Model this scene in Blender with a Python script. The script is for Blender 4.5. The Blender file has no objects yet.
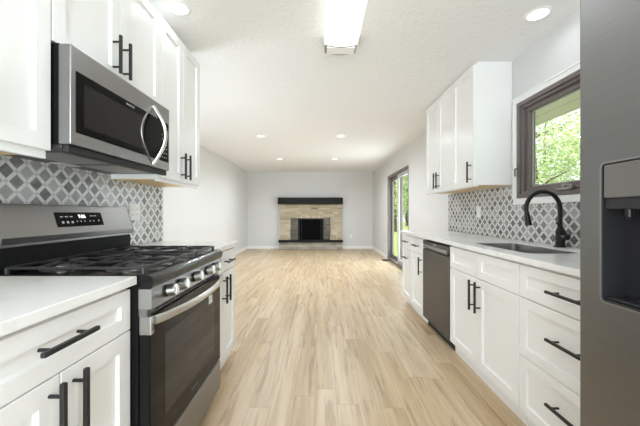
import bpy, bmesh, math, random
from mathutils import Vector, Matrix
random.seed(7)
SC = bpy.context.scene
COL = SC.collection
PI = math.pi

# ------------------------------------------------------------------ camera, world, lights, exposure
cam_d = bpy.data.cameras.new('camera')
cam = bpy.data.objects.new('camera', cam_d); COL.objects.link(cam)
cam.location = (0, 0, 1.13); cam.rotation_euler = (PI/2, 0, 0)
cam_d.sensor_width = 36; cam_d.lens = 300*36/640; cam_d.shift_x = -0.0008
cam_d.clip_start = 0.02; cam_d.clip_end = 200
SC.camera = cam
SC.view_settings.view_transform = 'Standard'
SC.view_settings.look = 'None'
SC.view_settings.gamma = 1
SC.view_settings.exposure = 0.70
SC.cycles.max_bounces = 14
SC.cycles.diffuse_bounces = 8
SC.cycles.use_denoising = True
SC.cycles.sample_clamp_indirect = 8

W = bpy.data.worlds.new('world'); SC.world = W; W.use_nodes = True
nt = W.node_tree
bgn = nt.nodes['Background']
sky = nt.nodes.new('ShaderNodeTexSky')
sky.sky_type = 'HOSEK_WILKIE'; sky.turbidity = 5.0; sky.ground_albedo = 0.5
sky.sun_direction = Vector((-0.75, 0.15, 0.9)).normalized()
smix = nt.nodes.new('ShaderNodeMix'); smix.data_type = 'RGBA'
smix.inputs[0].default_value = 0.75
nt.links.new(sky.outputs[0], smix.inputs[6]); smix.inputs[7].default_value = (0.92, 0.97, 1.0, 1)
nt.links.new(smix.outputs[2], bgn.inputs[0])
bgn.inputs[1].default_value = 1.15

def lamp(name, kind, loc, energy, rot=(0, 0, 0), color=(1, 1, 1), **kw):
    d = bpy.data.lights.new(name, kind); d.energy = energy; d.color = color
    for k, v in kw.items(): setattr(d, k, v)
    o = bpy.data.objects.new(name, d); COL.objects.link(o); o.location = loc; o.rotation_euler = rot
    return o
sun = lamp('sun', 'SUN', (-20, 4, 25), 7.5, color=(1.0, 0.95, 0.84), angle=math.radians(1.0))
sun.rotation_euler = Vector((-0.75, 0.15, 0.9)).to_track_quat('Z', 'Y').to_euler()
# added fill lamp, unseen, in an opening invented behind the camera
lamp('near_fill', 'AREA', (0.1, -2.35, 1.35), 84, (-PI/2, 0, PI), (0.845, 0.925, 1.0), shape='RECTANGLE', size=2.6, size_y=2.2)

# added fill behind the camera, standing in for a flash bounced off the ceiling
lamp('ceiling_fill', 'AREA', (-.5, -1.3, .95), 16, (math.radians(180-40), 0, 0), (0.845, 0.925, 1.0), shape='DISK', size=.8)
lamp('living_fill', 'AREA', (-1.95, 2.95, .35), 15, (math.radians(180-8), 0, 0), (0.80, 0.91, 1.0), shape='DISK', size=.8)  # unseen fill lamp added to brighten the living room ceiling
# daylight through the sliding door
lamp('door_daylight', 'AREA', (1.84, 6.44, .95), 34, (0, math.radians(90), 0), (0.84, 0.925, 1.0), shape='RECTANGLE', size=1.9, size_y=1.7)
CEIL = 2.43
CAN_W = .4
FLUO_W = 2.0

# ------------------------------------------------------------------ material helpers
def mat(name, color=(.8, .8, .8), rough=.5, metal=0., spec=.5, emit=None, estr=0.):
    m = bpy.data.materials.new(name); m.use_nodes = True
    b = m.node_tree.nodes['Principled BSDF']
    b.inputs['Base Color'].default_value = (*color, 1)
    b.inputs['Roughness'].default_value = rough
    b.inputs['Metallic'].default_value = metal
    b.inputs['Specular IOR Level'].default_value = spec
    if emit:
        b.inputs['Emission Color'].default_value = (*emit, 1); b.inputs['Emission Strength'].default_value = estr
    return m
class NT:
    def __init__(s, m):
        s.m = m; s.t = m.node_tree; s.b = s.t.nodes['Principled BSDF']
    def n(s, typ, **kw):
        x = s.t.nodes.new('ShaderNode' + typ)
        for k, v in kw.items(): setattr(x, k, v)
        return x
    def l(s, a, b): s.t.links.new(a, b)
    def math(s, op, a, b=None, c=None):
        x = s.n('Math', operation=op)
        for i, v in enumerate((a, b, c)):
            if v is None: continue
            if isinstance(v, (int, float)): x.inputs[i].default_value = v
            else: s.l(v, x.inputs[i])
        return x.outputs[0]
    def mix(s, f, a, b, bt='MIX'):
        x = s.n('Mix', data_type='RGBA', blend_type=bt)
        for i, v in ((0, f), (6, a), (7, b)):
            if isinstance(v, (int, float)): x.inputs[i].default_value = v
            elif isinstance(v, tuple): x.inputs[i].default_value = (*v, 1)
            else: s.l(v, x.inputs[i])
        return x.outputs[2]
    def ramp(s, f, stops):
        x = s.n('ValToRGB'); e = x.color_ramp.elements
        while len(e) < len(stops): e.new(.5)
        for i, (p, c) in enumerate(stops): e[i].position = p; e[i].color = (*c, 1)
        s.l(f, x.inputs[0]); return x.outputs[0]
    def noise(s, vec, scale, detail=3, rough=.5):
        x = s.n('TexNoise'); x.inputs['Scale'].default_value = scale; x.inputs['Detail'].default_value = detail
        x.inputs['Roughness'].default_value = rough
        if vec is not None: s.l(vec, x.inputs['Vector'])
        return x.outputs['Fac']
    def pos(s):
        return s.n('NewGeometry').outputs['Position']
    def map(s, vec, scale=(1, 1, 1), loc=(0, 0, 0)):
        x = s.n('Mapping'); x.inputs['Scale'].default_value = scale; x.inputs['Location'].default_value = loc
        s.l(vec, x.inputs['Vector']); return x.outputs[0]
    def bump(s, h, strength=.2, dist=.01):
        x = s.n('Bump'); x.inputs['Strength'].default_value = strength; x.inputs['Distance'].default_value = dist
        s.l(h, x.inputs['Height']); s.l(x.outputs[0], s.b.inputs['Normal'])

M = {}
M['cab'] = mat('white_cabinet_paint', (.83, .83, .825), .32, spec=.4)
M['cabin'] = mat('white_cabinet_box', (.76, .76, .75), .5)
M['trimw'] = mat('white_trim_paint', (.84, .84, .835), .4)
M['black'] = mat('black_metal_handle', (.018, .018, .019), .42, .3)
M['faucet'] = mat('matte_black_faucet', (.012, .012, .013), .33, .3)
M['enamel'] = mat('black_enamel', (.006, .006, .0063), .18, spec=.3)
M['blackside'] = mat('black_appliance_side', (.008, .008, .008), .5, spec=.12)
M['grate'] = mat('cast_iron', (.016, .016, .017), .42)
M['glass_black'] = mat('black_glass', (.008, .0075, .0072), .07, spec=.15)
M['micro_glass'] = mat('microwave_black_glass', (.006, .0058, .0056), .1, spec=.07)
M['micro_window'] = mat('microwave_window', (.020, .019, .0185), .12, spec=.12)
M['window_dark'] = mat('oven_window_glass', (.024, .0225, .022), .06, spec=.3)
M['plate'] = mat('white_outlet_plastic', (.80, .80, .79), .35)
M['slot'] = mat('dark_slot', (.03, .03, .03), .6)
M['gapdark'] = mat('toe_kick_black', (.01, .01, .01), .6)
M['frame'] = mat('taupe_window_frame', (.155, .130, .122), .42)
M['screw'] = mat('bright_metal', (.75, .74, .72), .25, 1.)
M['white_mark'] = mat('white_marking', (.5, .5, .5), .5, emit=(.8, .8, .8), estr=.04)
M['led'] = mat('lit_digits', (.8, .8, .8), .5, emit=(.95, .97, 1), estr=1.0)
M['greyprint'] = mat('grey_lettering', (.33, .32, .31), .4)
M['label'] = mat('white_sticker', (.85, .85, .85), .5)
M['wall'] = mat('light_grey_wall_paint', (.67, .67, .67), .62, spec=.2)
M['mantel'] = mat('black_stained_mantel', (.009, .0085, .008), .6, spec=.25)
M['firebox'] = mat('soot_black_firebox', (.0035, .0035, .0035), .9, spec=.1)
M['tan'] = mat('birch_plywood', (.66, .49, .27), .55)
M['diffuser'] = mat('acrylic_diffuser', (.9, .9, .9), .4, emit=(1, .995, .98), estr=.68)
M['lens'] = mat('recessed_lens', (.9, .9, .9), .4, emit=(1, .985, .95), estr=1.25)
M['canrim'] = mat('white_can_trim', (.86, .86, .85), .4)
M['nickel'] = mat('brushed_nickel', (.34, .33, .32), .35, .9)
M['disp'] = mat('dispenser_dark_plastic', (.020, .020, .023), .3, spec=.35)
M['disp_panel'] = mat('dispenser_panel', (.19, .18, .172), .35, .6)
M['vent_metal'] = mat('floor_register_metal', (.03, .025, .02), .5, .2)

def brushed(name, col, rough=.34, axis='y', metal=1.0, amp=.10):
    m = mat(name, col, rough, metal); q = NT(m)
    sc = {'y': (260, 3, 260), 'z': (220, 220, 2), 'x': (3, 260, 260)}[axis]
    f = q.noise(q.map(q.pos(), sc), 1.0, 2)
    c = q.mix(f, tuple(x*(1-amp) for x in col), tuple(min(1, x*(1+amp)) for x in col))
    q.l(c, q.b.inputs['Base Color'])
    r = q.math('MULTIPLY_ADD', f, .10, rough-.05); q.l(r, q.b.inputs['Roughness'])
    return m
M['steel'] = brushed('brushed_stainless', (.285, .282, .281), .33)
M['steel_light'] = brushed('bright_stainless', (.62, .61, .59), .30, amp=.03)
M['steel_fridge'] = brushed('fridge_stainless', (.24, .238, .236), .38)
M['steel_dw'] = brushed('dark_stainless', (.135, .133, .132), .42)
M['steel_mid'] = brushed('mid_stainless', (.42, .415, .41), .32, amp=.03)
M['logo_dim'] = mat('dim_grey_lettering', (.10, .097, .094), .4)
M['chrome'] = mat('satin_chrome', (.74, .73, .71), .2, 1.)
M['sink'] = brushed('sink_steel', (.55, .54, .52), .3)
M['mesh'] = brushed('grease_filter', (.45, .43, .42), .4, 'x')

# quartz
m = mat('white_quartz', (.86, .86, .855), .18, spec=.5); q = NT(m); M['quartz'] = m
p = q.pos(); nz = q.noise(q.map(p, (1, 1, 1)), 2.4, 6, .6)
vein = q.math('ABSOLUTE', q.math('SUBTRACT', nz, .5))
c = q.ramp(vein, [(0, (.80, .797, .79)), (.03, (.855, .855, .85)), (1, (.87, .87, .865))]); q.l(c, q.b.inputs['Base Color'])

# ceiling with knock-down texture
m = mat('textured_ceiling_paint', (.84, .84, .84), .75, spec=.15); q = NT(m); M['ceil'] = m
a = q.noise(q.pos(), 26, 4, .6); q.bump(q.ramp(a, [(.44, (0, 0, 0)), (.60, (1, 1, 1))]), .28, .006)

# wall paint with a faint roller texture
q = NT(M['wall']); q.bump(q.noise(q.pos(), 180, 2), .05, .001)

# plank floor
m = mat('light_oak_planks', (.6, .5, .35), .36, spec=.42); q = NT(m); M['floor'] = m
sx = q.n('SeparateXYZ'); q.l(q.pos(), sx.inputs[0]); X, Y = sx.outputs[0], sx.outputs[1]
PW, PL = .128, 1.22
u = q.math('DIVIDE', q.math('ADD', X, 20), PW); row = q.math('FLOOR', u); fu = q.math('FRACT', u)
wn = q.n('TexWhiteNoise', noise_dimensions='1D'); q.l(row, wn.inputs['W'])
v = q.math('ADD', q.math('DIVIDE', q.math('ADD', Y, 20), PL), q.math('MULTIPLY', wn.outputs['Value'], 7.31))
pid = q.math('FLOOR', v); fv = q.math('FRACT', v)
cb = q.n('CombineXYZ'); q.l(row, cb.inputs[0]); q.l(pid, cb.inputs[1])
w2 = q.n('TexWhiteNoise', noise_dimensions='2D'); q.l(cb.outputs[0], w2.inputs['Vector'])
tone = w2.outputs['Value']
cx = q.n('CombineXYZ')
q.l(q.math('MULTIPLY', X, 1.0), cx.inputs[0]); q.l(q.math('MULTIPLY_ADD', tone, 31, Y), cx.inputs[1]); q.l(q.math('MULTIPLY', tone, 17), cx.inputs[2])
g1 = q.noise(q.map(cx.outputs[0], (28, 1.4, 1)), 1, 5, .62)
g2 = q.noise(q.map(cx.outputs[0], (9, .75, 1), (3, 5, 1)), 1, 4, .6)
g3 = q.noise(q.map(cx.outputs[0], (24, 2.2, 1), (9, 2, 4)), 1, 3, .5)
base = q.ramp(tone, [(0, (.44, .312, .178)), (.3, (.475, .345, .202)), (.7, (.51, .38, .232)), (1, (.56, .435, .285))])
c = q.mix(q.ramp(g2, [(.38, (0, 0, 0)), (.64, (1, 1, 1))]), base, q.mix(.5, base, (.70, .575, .42)))
c = q.mix(q.math('MULTIPLY', q.ramp(g1, [(.46, (0, 0, 0)), (.66, (1, 1, 1))]), .62), c, q.mix(.6, c, (.27, .175, .095)))
c = q.mix(q.math('MULTIPLY', q.ramp(g3, [(.575, (0, 0, 0)), (.66, (1, 1, 1))]), .42), c, (.255, .155, .08))
ev = q.math('MINIMUM', fv, q.math('SUBTRACT', 1, fv)); eu = q.math('MINIMUM', fu, q.math('SUBTRACT', 1, fu))
gap = q.math('MAXIMUM', q.math('LESS_THAN', eu, .012), q.math('LESS_THAN', ev, .0016))
c = q.mix(q.math('MULTIPLY', gap, .45), c, (.25, .17, .1)); q.l(c, q.b.inputs['Base Color'])
q.l(q.math('MULTIPLY_ADD', g1, .14, .27), q.b.inputs['Roughness'])
q.bump(q.math('SUBTRACT', q.math('MULTIPLY', g1, .3), gap), .08, .002)

# diamond lattice marble mosaic (pattern laid in the wall plane: y along, z up)
m = mat('marble_lattice_mosaic', (.5, .5, .5), .22); q = NT(m); M['tile'] = m
sx = q.n('SeparateXYZ'); q.l(q.pos(), sx.inputs[0]); Y, Z = sx.outputs[1], sx.outputs[2]
D = .088
zz = q.math('SUBTRACT', Z, .91)
u = q.math('ADD', q.math('DIVIDE', q.math('ADD', Y, zz), D), 40.0); v = q.math('ADD', q.math('DIVIDE', q.math('SUBTRACT', Y, zz), D), 40.0)
fu, fv = q.math('FRACT', u), q.math('FRACT', v)
du = q.math('ABSOLUTE', q.math('SUBTRACT', fu, .5)); dv = q.math('ABSOLUTE', q.math('SUBTRACT', fv, .5))
su = q.math('GREATER_THAN', du, .372); sv = q.math('GREATER_THAN', dv, .372)
strip = q.math('MAXIMUM', su, sv); cross = q.math('MULTIPLY', su, sv)
cb = q.n('CombineXYZ'); q.l(q.math('FLOOR', u), cb.inputs[0]); q.l(q.math('FLOOR', v), cb.inputs[1])
w2 = q.n('TexWhiteNoise', noise_dimensions='2D'); q.l(cb.outputs[0], w2.inputs['Vector'])
st = q.ramp(w2.outputs['Value'], [(0, (.060, .060, .061)), (.35, (.125, .124, .123)), (.65, (.22, .218, .215)), (1, (.42, .415, .41))])
mar = q.noise(q.pos(), 34, 5, .65)
st = q.mix(q.ramp(mar, [(.35, (0, 0, 0)), (.75, (1, 1, 1))]), st, q.mix(.35, st, (.55, .55, .54)))
lt = q.mix(mar, (.56, .555, .545), (.80, .80, .79))
c = q.mix(strip, st, lt); c = q.mix(cross, c, (.52, .515, .505))
gd = q.math('MINIMUM', q.math('ABSOLUTE', q.math('SUBTRACT', du, .372)), q.math('ABSOLUTE', q.math('SUBTRACT', dv, .372)))
g = q.math('LESS_THAN', gd, .014); c = q.mix(q.math('MULTIPLY', g, .5), c, (.55, .545, .535))
q.l(c, q.b.inputs['Base Color'])

# stones: tone per block
def stone(name, stops):
    m = mat(name, (.5, .45, .38), .8, spec=.2); q = NT(m)
    ri = q.n('NewGeometry').outputs['Random Per Island']
    c = q.ramp(ri, stops); nz = q.noise(q.pos(), 22, 5, .6)
    c = q.mix(q.math('MULTIPLY', nz, .55), c, q.mix(.5, c, (.28, .24, .19))); q.l(c, q.b.inputs['Base Color'])
    q.bump(nz, .4, .01); return m
M['stone'] = stone('tan_limestone', [(0, (.42, .35, .235)), (.4, (.53, .455, .325)), (.75, (.62, .55, .42)), (.92, (.46, .39, .28)), (1, (.20, .17, .135))])
M['stone_grey'] = stone('grey_firebrick', [(0, (.11, .10, .085)), (.6, (.16, .145, .125)), (1, (.22, .205, .18))])
M['stone_low'] = stone('grey_tan_stone', [(0, (.30, .28, .25)), (.5, (.42, .385, .33)), (1, (.52, .47, .40))])
M['mortar'] = mat('mortar', (.40, .372, .31), .9, spec=.1)

# clear pane: mostly lets light straight through, mirrors a little at grazing angles
m = bpy.data.materials.new('clear_pane'); m.use_nodes = True; t = m.node_tree; t.nodes.clear(); M['pane'] = m
o_ = t.nodes.new('ShaderNodeOutputMaterial'); mx = t.nodes.new('ShaderNodeMixShader'); tr = t.nodes.new('ShaderNodeBsdfTransparent')
gl = t.nodes.new('ShaderNodeBsdfGlossy'); gl.inputs['Roughness'].default_value = .01
fr = t.nodes.new('ShaderNodeLayerWeight'); fr.inputs[0].default_value = .12
tr.inputs[0].default_value = (.975, .985, .98, 1)
pm = t.nodes.new('ShaderNodeMath'); pm.operation = 'MULTIPLY_ADD'; pm.inputs[1].default_value = .30; pm.inputs[2].default_value = .02
t.links.new(fr.outputs[1], pm.inputs[0]); t.links.new(pm.outputs[0], mx.inputs[0]); t.links.new(tr.outputs[0], mx.inputs[1]); t.links.new(gl.outputs[0], mx.inputs[2]); t.links.new(mx.outputs[0], o_.inputs[0])

def leafmat(name, a, b, cc):
    m = bpy.data.materials.new(name); m.use_nodes = True; q = NT(m)
    ri = q.n('NewGeometry').outputs['Random Per Island']
    c = q.ramp(ri, [(0, a), (.5, b), (1, cc)]); q.l(c, q.b.inputs['Base Color']); q.b.inputs['Roughness'].default_value = .5
    q.b.inputs['Specular IOR Level'].default_value = .25
    tl = q.n('BsdfTranslucent'); q.l(c, tl.inputs[0]); mx = q.n('MixShader'); mx.inputs[0].default_value = .4
    out = [n for n in q.t.nodes if n.type == 'OUTPUT_MATERIAL'][0]
    q.l(q.b.outputs[0], mx.inputs[1]); q.l(tl.outputs[0], mx.inputs[2]); q.l(mx.outputs[0], out.inputs[0]); return m
M['leaf_yellow'] = leafmat('yellow_green_leaves', (.36, .50, .22), (.53, .64, .33), (.76, .80, .52))
M['leaf_green'] = leafmat('green_leaves', (.16, .28, .09), (.27, .42, .15), (.42, .56, .24))
M['bark'] = mat('bark', (.16, .12, .09), .9)
m = mat('lawn_grass', (.2, .3, .1), .9, spec=.1); q = NT(m); M['lawn'] = m
q.l(q.ramp(q.noise(q.pos(), 3, 6, .7), [(.3, (.17, .25, .07)), (.7, (.30, .40, .13))]), q.b.inputs['Base Color'])
m = mat('soffit_boards', (.66, .62, .52), .6); q = NT(m); M['soffit'] = m
sx = q.n('SeparateXYZ'); q.l(q.pos(), sx.inputs[0])
ln = q.math('LESS_THAN', q.math('FRACT', q.math('DIVIDE', sx.outputs[0], .20)), .06); q.l(q.mix(ln, (.68, .64, .54), (.40, .37, .31)), q.b.inputs['Base Color'])
M['concrete'] = mat('patio_concrete', (.62, .61, .58), .85)

# ------------------------------------------------------------------ mesh helpers
class MB:
    def __init__(s): s.bm = bmesh.new()
    def box(s, a, b, bev=0., seg=2):
        lo = [min(a[i], b[i]) for i in range(3)]; hi = [max(a[i], b[i]) for i in range(3)]
        g = bmesh.ops.create_cube(s.bm, size=1)['verts']
        for v in g:
            v.co = Vector([lo[i] + (v.co[i] + .5)*(hi[i]-lo[i]) for i in range(3)])
        if bev > 0:
            e = list({e for v in g for e in v.link_edges})
            bmesh.ops.bevel(s.bm, geom=e, offset=bev, segments=seg, profile=.5, affect='EDGES')
        return s
    def cyl(s, a, b, r, r2=None, n=20):
        a, b = Vector(a), Vector(b); d = b-a
        mtx = Matrix.Translation((a+b)/2) @ d.to_track_quat('Z', 'Y').to_matrix().to_4x4()
        bmesh.ops.create_cone(s.bm, cap_ends=True, segments=n, radius1=r, radius2=r if r2 is None else r2, depth=d.length, matrix=mtx)
        return s
    def tube(s, pts, r, n=12, flat=1.0, up=None):
        """sweep a round (or flattened) section along pts"""
        pts = [Vector(p) for p in pts]; rings = []; N = len(pts)
        rr = r if isinstance(r, (list, tuple)) else [r]*N
        prev = None
        for i, p in enumerate(pts):
            tdir = (pts[min(i+1, N-1)] - pts[max(i-1, 0)]).normalized()
            ref = Vector(up) if up else (prev if prev else (Vector((0, 0, 1)) if abs(tdir.z) < .9 else Vector((1, 0, 0))))
            a = (ref - tdir*ref.dot(tdir)).normalized(); b = tdir.cross(a); prev = a
            rings.append([s.bm.verts.new(p + a*math.cos(2*PI*k/n)*rr[i] + b*math.sin(2*PI*k/n)*rr[i]*flat) for k in range(n)])
        for i in range(N-1):
            for k in range(n):
                s.bm.faces.new((rings[i][k], rings[i][(k+1) % n], rings[i+1][(k+1) % n], rings[i+1][k]))
        s.bm.faces.new(rings[0][::-1]); s.bm.faces.new(rings[-1]); return s
    def prism(s, prof, y0, y1):
        """profile of (x,z) points extruded along y"""
        A = [s.bm.verts.new((x, y0, z)) for x, z in prof]; B = [s.bm.verts.new((x, y1, z)) for x, z in prof]
        n = len(prof); s.bm.faces.new(A); s.bm.faces.new(B[::-1])
        for i in range(n): s.bm.faces.new((A[i], B[i], B[(i+1) % n], A[(i+1) % n]))
        return s
    def shaker(s, side, xf, y0, y1, z0, z1, th=.02, fw=.057, rec=.012):
        """flat frame around a recessed panel; side +1 faces -x (right run), -1 faces +x (left run)"""
        def loop(d, i):
            return [s.bm.verts.new((xf + side*d, y, z)) for y, z in ((y0+i, z0+i), (y1-i, z0+i), (y1-i, z1-i), (y0+i, z1-i))]
        L = [loop(th, 0), loop(.0015, 0), loop(0, .0015), loop(0, fw), loop(rec, fw+.004)]
        for A, B in zip(L, L[1:]):
            for k in range(4): s.bm.faces.new((A[k], A[(k+1) % 4], B[(k+1) % 4], B[k]))
        s.bm.faces.new(L[0][::-1]); s.bm.faces.new(L[-1]); return s
    def build(s, name, m, parent=None, smooth=False, **props):
        bmesh.ops.recalc_face_normals(s.bm, faces=s.bm.faces)
        me = bpy.data.meshes.new(name); s.bm.to_mesh(me); s.bm.free()
        return link(name, me, m, parent, smooth, **props)
def link(name, me, m, parent=None, smooth=False, **props):
    me.materials.clear(); me.materials.append(m)
    o = bpy.data.objects.new(name, me); COL.objects.link(o)
    if smooth:
        for p in me.polygons: p.use_smooth = True
        try: me.set_sharp_from_angle(angle=math.radians(40))
        except Exception: pass
    if parent:
        o.parent = parent
        o.location = -wloc(parent)
    for k, v in props.items(): o[k] = v
    return o
def wloc(o):
    v = Vector(o.location)
    while o.parent: o = o.parent; v += o.location
    return v
def thing(name, label, cat, loc, group=None):
    o = bpy.data.objects.new(name, None); COL.objects.link(o); o.location = loc; o.empty_display_size = .1
    o['label'] = label; o['category'] = cat
    if group: o['group'] = group
    return o
def tag(o, label, cat, group=None):
    o['label'] = label; o['category'] = cat
    if group: o['group'] = group
    return o
def struct(o): o['kind'] = 'structure'; return o
def copy_tree(o, parent=None):
    c = o.copy(); COL.objects.link(c); c.parent = parent
    for ch in [x for x in bpy.data.objects if x.parent == o]: copy_tree(ch, c)
    return c
def cut(o, cutter_mb):
    """carve a shape out of a mesh object, then discard the carving mesh"""
    bmesh.ops.recalc_face_normals(cutter_mb.bm, faces=cutter_mb.bm.faces)
    me = bpy.data.meshes.new('c'); cutter_mb.bm.to_mesh(me); cutter_mb.bm.free()
    c = bpy.data.objects.new('c', me); COL.objects.link(c); c.location = (0, 0, 0)
    md = o.modifiers.new('b', 'BOOLEAN'); md.object = c; md.operation = 'DIFFERENCE'; md.solver = 'EXACT'
    bpy.context.view_layer.update()
    dg = bpy.context.evaluated_depsgraph_get()
    new = bpy.data.meshes.new_from_object(o.evaluated_get(dg))
    o.modifiers.clear(); old = o.data; o.data = new
    bpy.data.objects.remove(c); bpy.data.meshes.remove(me); bpy.data.meshes.remove(old)
    return o
def rounded_rect(mb, axis, a0, a1, u0, u1, v0, v1, r, n=6):
    """rounded-rectangle bar along axis x or z, from a0 to a1"""
    pts = []
    for cu, cv, st in ((u1-r, v1-r, 0), (u0+r, v1-r, 1), (u0+r, v0+r, 2), (u1-r, v0+r, 3)):
        for k in range(n+1):
            an = (st + k/n)*PI/2; pts.append((cu + r*math.cos(an), cv + r*math.sin(an)))
    f = (lambda u, v, a: (a, u, v)) if axis == 'x' else (lambda u, v, a: (u, v, a))
    A = [mb.bm.verts.new(f(u, v, a0)) for u, v in pts]; B = [mb.bm.verts.new(f(u, v, a1)) for u, v in pts]
    k = len(pts); mb.bm.faces.new(A); mb.bm.faces.new(B[::-1])
    for i in range(k): mb.bm.faces.new((A[i], B[i], B[(i+1) % k], A[(i+1) % k]))
    return mb
def text(s, name, size, m, parent, origin, xdir, ydir, align='CENTER', depth=.0006):
    cu = bpy.data.curves.new(name, 'FONT'); cu.body = s; cu.size = size; cu.align_x = align; cu.align_y = 'CENTER'; cu.extrude = depth
    cu.resolution_u = 3
    t_ = bpy.data.objects.new('t', cu); COL.objects.link(t_)
    bpy.context.view_layer.update()
    me = bpy.data.meshes.new_from_object(t_.evaluated_get(bpy.context.evaluated_depsgraph_get()))
    bpy.data.objects.remove(t_); bpy.data.curves.remove(cu)
    xd, yd = Vector(xdir).normalized(), Vector(ydir).normalized(); zd = xd.cross(yd)
    mt = Matrix((xd, yd, zd)).transposed().to_4x4(); mt.translation = Vector(origin)
    me.transform(mt); me.name = name
    return link(name, me, m, parent)

# ------------------------------------------------------------------ the room
XR, XL, XLL, YB, YK, YN = 1.645, -1.30, -2.30, 9.47, 2.46, -2.45
WT = .14
struct(MB().box((XLL-WT, YN-WT, -.12), (XR+WT, YB+WT, 0)).build('floor', M['floor']))
struct(MB().box((XLL-WT, YN-WT, CEIL), (XR+WT, YB+WT, CEIL+.12)).build('ceiling', M['ceil']))
struct(MB().box((XLL-WT, YB, 0), (XR+WT, YB+WT, CEIL)).build('wall_back', M['wall']))
struct(MB().box((XLL-WT, YK-WT, 0), (XLL, YB, CEIL)).build('wall_left', M['wall']))
kl = MB().box((XL-WT, YN, 0), (XL, YK, CEIL)).box((XLL, YK-WT, 0), (XL-WT, YK, CEIL)).build('wall_kitchen', M['wall'])
struct(kl)
WY0, WY1, WZ0, WZ1 = 1.53, 2.49, 1.25, 2.035        # window opening
DY0, DY1, DZ1 = 5.56, 7.32, 2.03                    # sliding door opening
r = MB()
for a, b in (((YN, 0), (WY0, CEIL)), ((WY0, 0), (WY1, WZ0)), ((WY0, WZ1), (WY1, CEIL)), ((WY1, 0), (DY0, CEIL)), ((DY0, DZ1), (DY1, CEIL)), ((DY1, 0), (YB, CEIL))):
    r.box((XR, a[0], a[1]), (XR+WT, b[0], b[1]))
struct(r.build('wall_right', M['wall']))
r = MB()
for a, b in (((XL-WT, 0), (-1.15, CEIL)), ((1.35, 0), (XR+WT, CEIL)), ((-1.15, 2.2), (1.35, CEIL))):
    r.box((a[0], YN-WT, a[1]), (b[0], YN, b[1]))
struct(r.build('wall_near', M['wall']))
# roof with its eave over the window side
struct(MB().box((XLL-.6, YN-2.2, CEIL+.14), (2.65, YB+.6, CEIL+.30)).build('roof', M['concrete']))
struct(MB().box((XR+WT, YN-2.2, 2.20), (2.65, YB+.6, 2.225)).box((2.62, YN-2.2, 2.225), (2.65, YB+.6, CEIL+.14)).build('trim_4', M['soffit']))

def baseboard(n, a, b): struct(MB().box(a, b, .003).build('baseboard_'+n, M['trimw']))
BH, BT = .095, .014
baseboard('back', (XLL, YB-BT, 0), (XR, YB, BH))
baseboard('left', (XLL, YK, 0), (XLL+BT, YB-BT, BH))
baseboard('right', (XR-BT, DY1+.05, 0), (XR, YB-BT, BH))
baseboard('middle', (XR-BT, 3.87, 0), (XR, DY0-.05, BH))

# tiled splashes
struct(MB().box((XL, .10, .905), (XL+.008, YK-.005, 1.50)).build('trim_1', M['tile']))
rt = MB()
for a, b in (((WY1+.055, .905), (3.84, 1.36)), ((.93, .905), (WY1+.055, 1.20))):
    rt.box((XR-.008, a[0], a[1]), (XR, b[0], b[1]))
struct(rt.build('trim_2', M['tile']))

# ------------------------------------------------------------------ window over the sink
wn_ = MB()
cs = .05
for a, b in (((WY0-cs, WZ1), (WY1+cs, WZ1+cs)), ((WY0-cs, WZ0-cs), (WY1+cs, WZ0)), ((WY0-cs, WZ0), (WY0, WZ1)), ((WY1, WZ0), (WY1+cs, WZ1))):
    wn_.box((XR-.016, a[0], a[1]), (XR, b[0], b[1]), .003)
    wn_.box((XR-.022, a[0] if b[0]-a[0] > .2 else (a[0] if a[0] < WY0 else b[0]-.014), a[1]), (XR-.016, b[0] if b[0]-a[0] > .2 else (a[0]+.014 if a[0] < WY0 else b[0]), b[1] if b[1]-a[1] > .2 else b[1]), .002) if b[1]-a[1] > .2 else wn_.box((XR-.022, a[0], b[1]-.014 if a[1] > 1.6 else a[1]), (XR-.016, b[0], b[1] if a[1] > 1.6 else a[1]+.014), .002)
win = struct(wn_.build('window_1', M['trimw']))
win['label'] = 'taupe framed casement window above the sink in white casing'
def ring(mb, x0, x1, y0, y1, z0, z1, w, bev=.004):
    mb.box((x0, y0, z0), (x1, y1, z0+w), bev); mb.box((x0, y0, z1-w), (x1, y1, z1), bev)
    mb.box((x0, y0, z0+w), (x1, y0+w, z1-w), bev); mb.box((x0, y1-w, z0+w), (x1, y1, z1-w), bev); return mb
fr_ = ring(MB(), XR-.020, XR+.10, WY0, WY1, WZ0, WZ1, .035).build('window_frame', M['frame'], win)
s1 = ring(MB(), XR-.004, XR+.085, WY0+.035, WY1-.035, WZ0+.035, WZ1-.035, .022, .003)
s1.build('window_stop', M['frame'], win)
sash = ring(MB(), XR+.022, XR+.075, WY0+.057, WY1-.057, WZ0+.057, WZ1-.057, .032, .004).build('sash', M['frame'], win)
ring(MB(), XR+.05, XR+.056, WY0+.089, WY1-.089, WZ0+.089, WZ1-.089, .010, .001).build('glazing_seal', mat('pale_glazing_seal', (.45, .44, .42), .5), sash)
MB().box((XR+.051, WY0+.09, WZ0+.09), (XR+.055, WY1-.09, WZ1-.09)).build('pane', M['pane'], sash)
lk = MB().box((XR-.028, WY1-.030, 1.42), (XR-.020, WY1-.012, 1.53), .003)
lk.tube([(XR-.026, WY1-.021, 1.50), (XR-.045, WY1-.021, 1.49), (XR-.045, WY1-.021, 1.43)], .006, 8)
lk.build('lock_lever', M['frame'], win)
ck = MB().box((XR-.040, 1.92, WZ0+.036), (XR-.004, 2.06, WZ0+.050), .004).cyl((XR-.03, 1.99, WZ0+.05), (XR-.03, 1.99, WZ0+.072), .012)
ck.tube([(XR-.03, 1.99, WZ0+.068), (XR-.045, 1.95, WZ0+.068), (XR-.045, 1.90, WZ0+.055)], .007, 8)
ck.build('crank_handle', M['nickel'], win)

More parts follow.
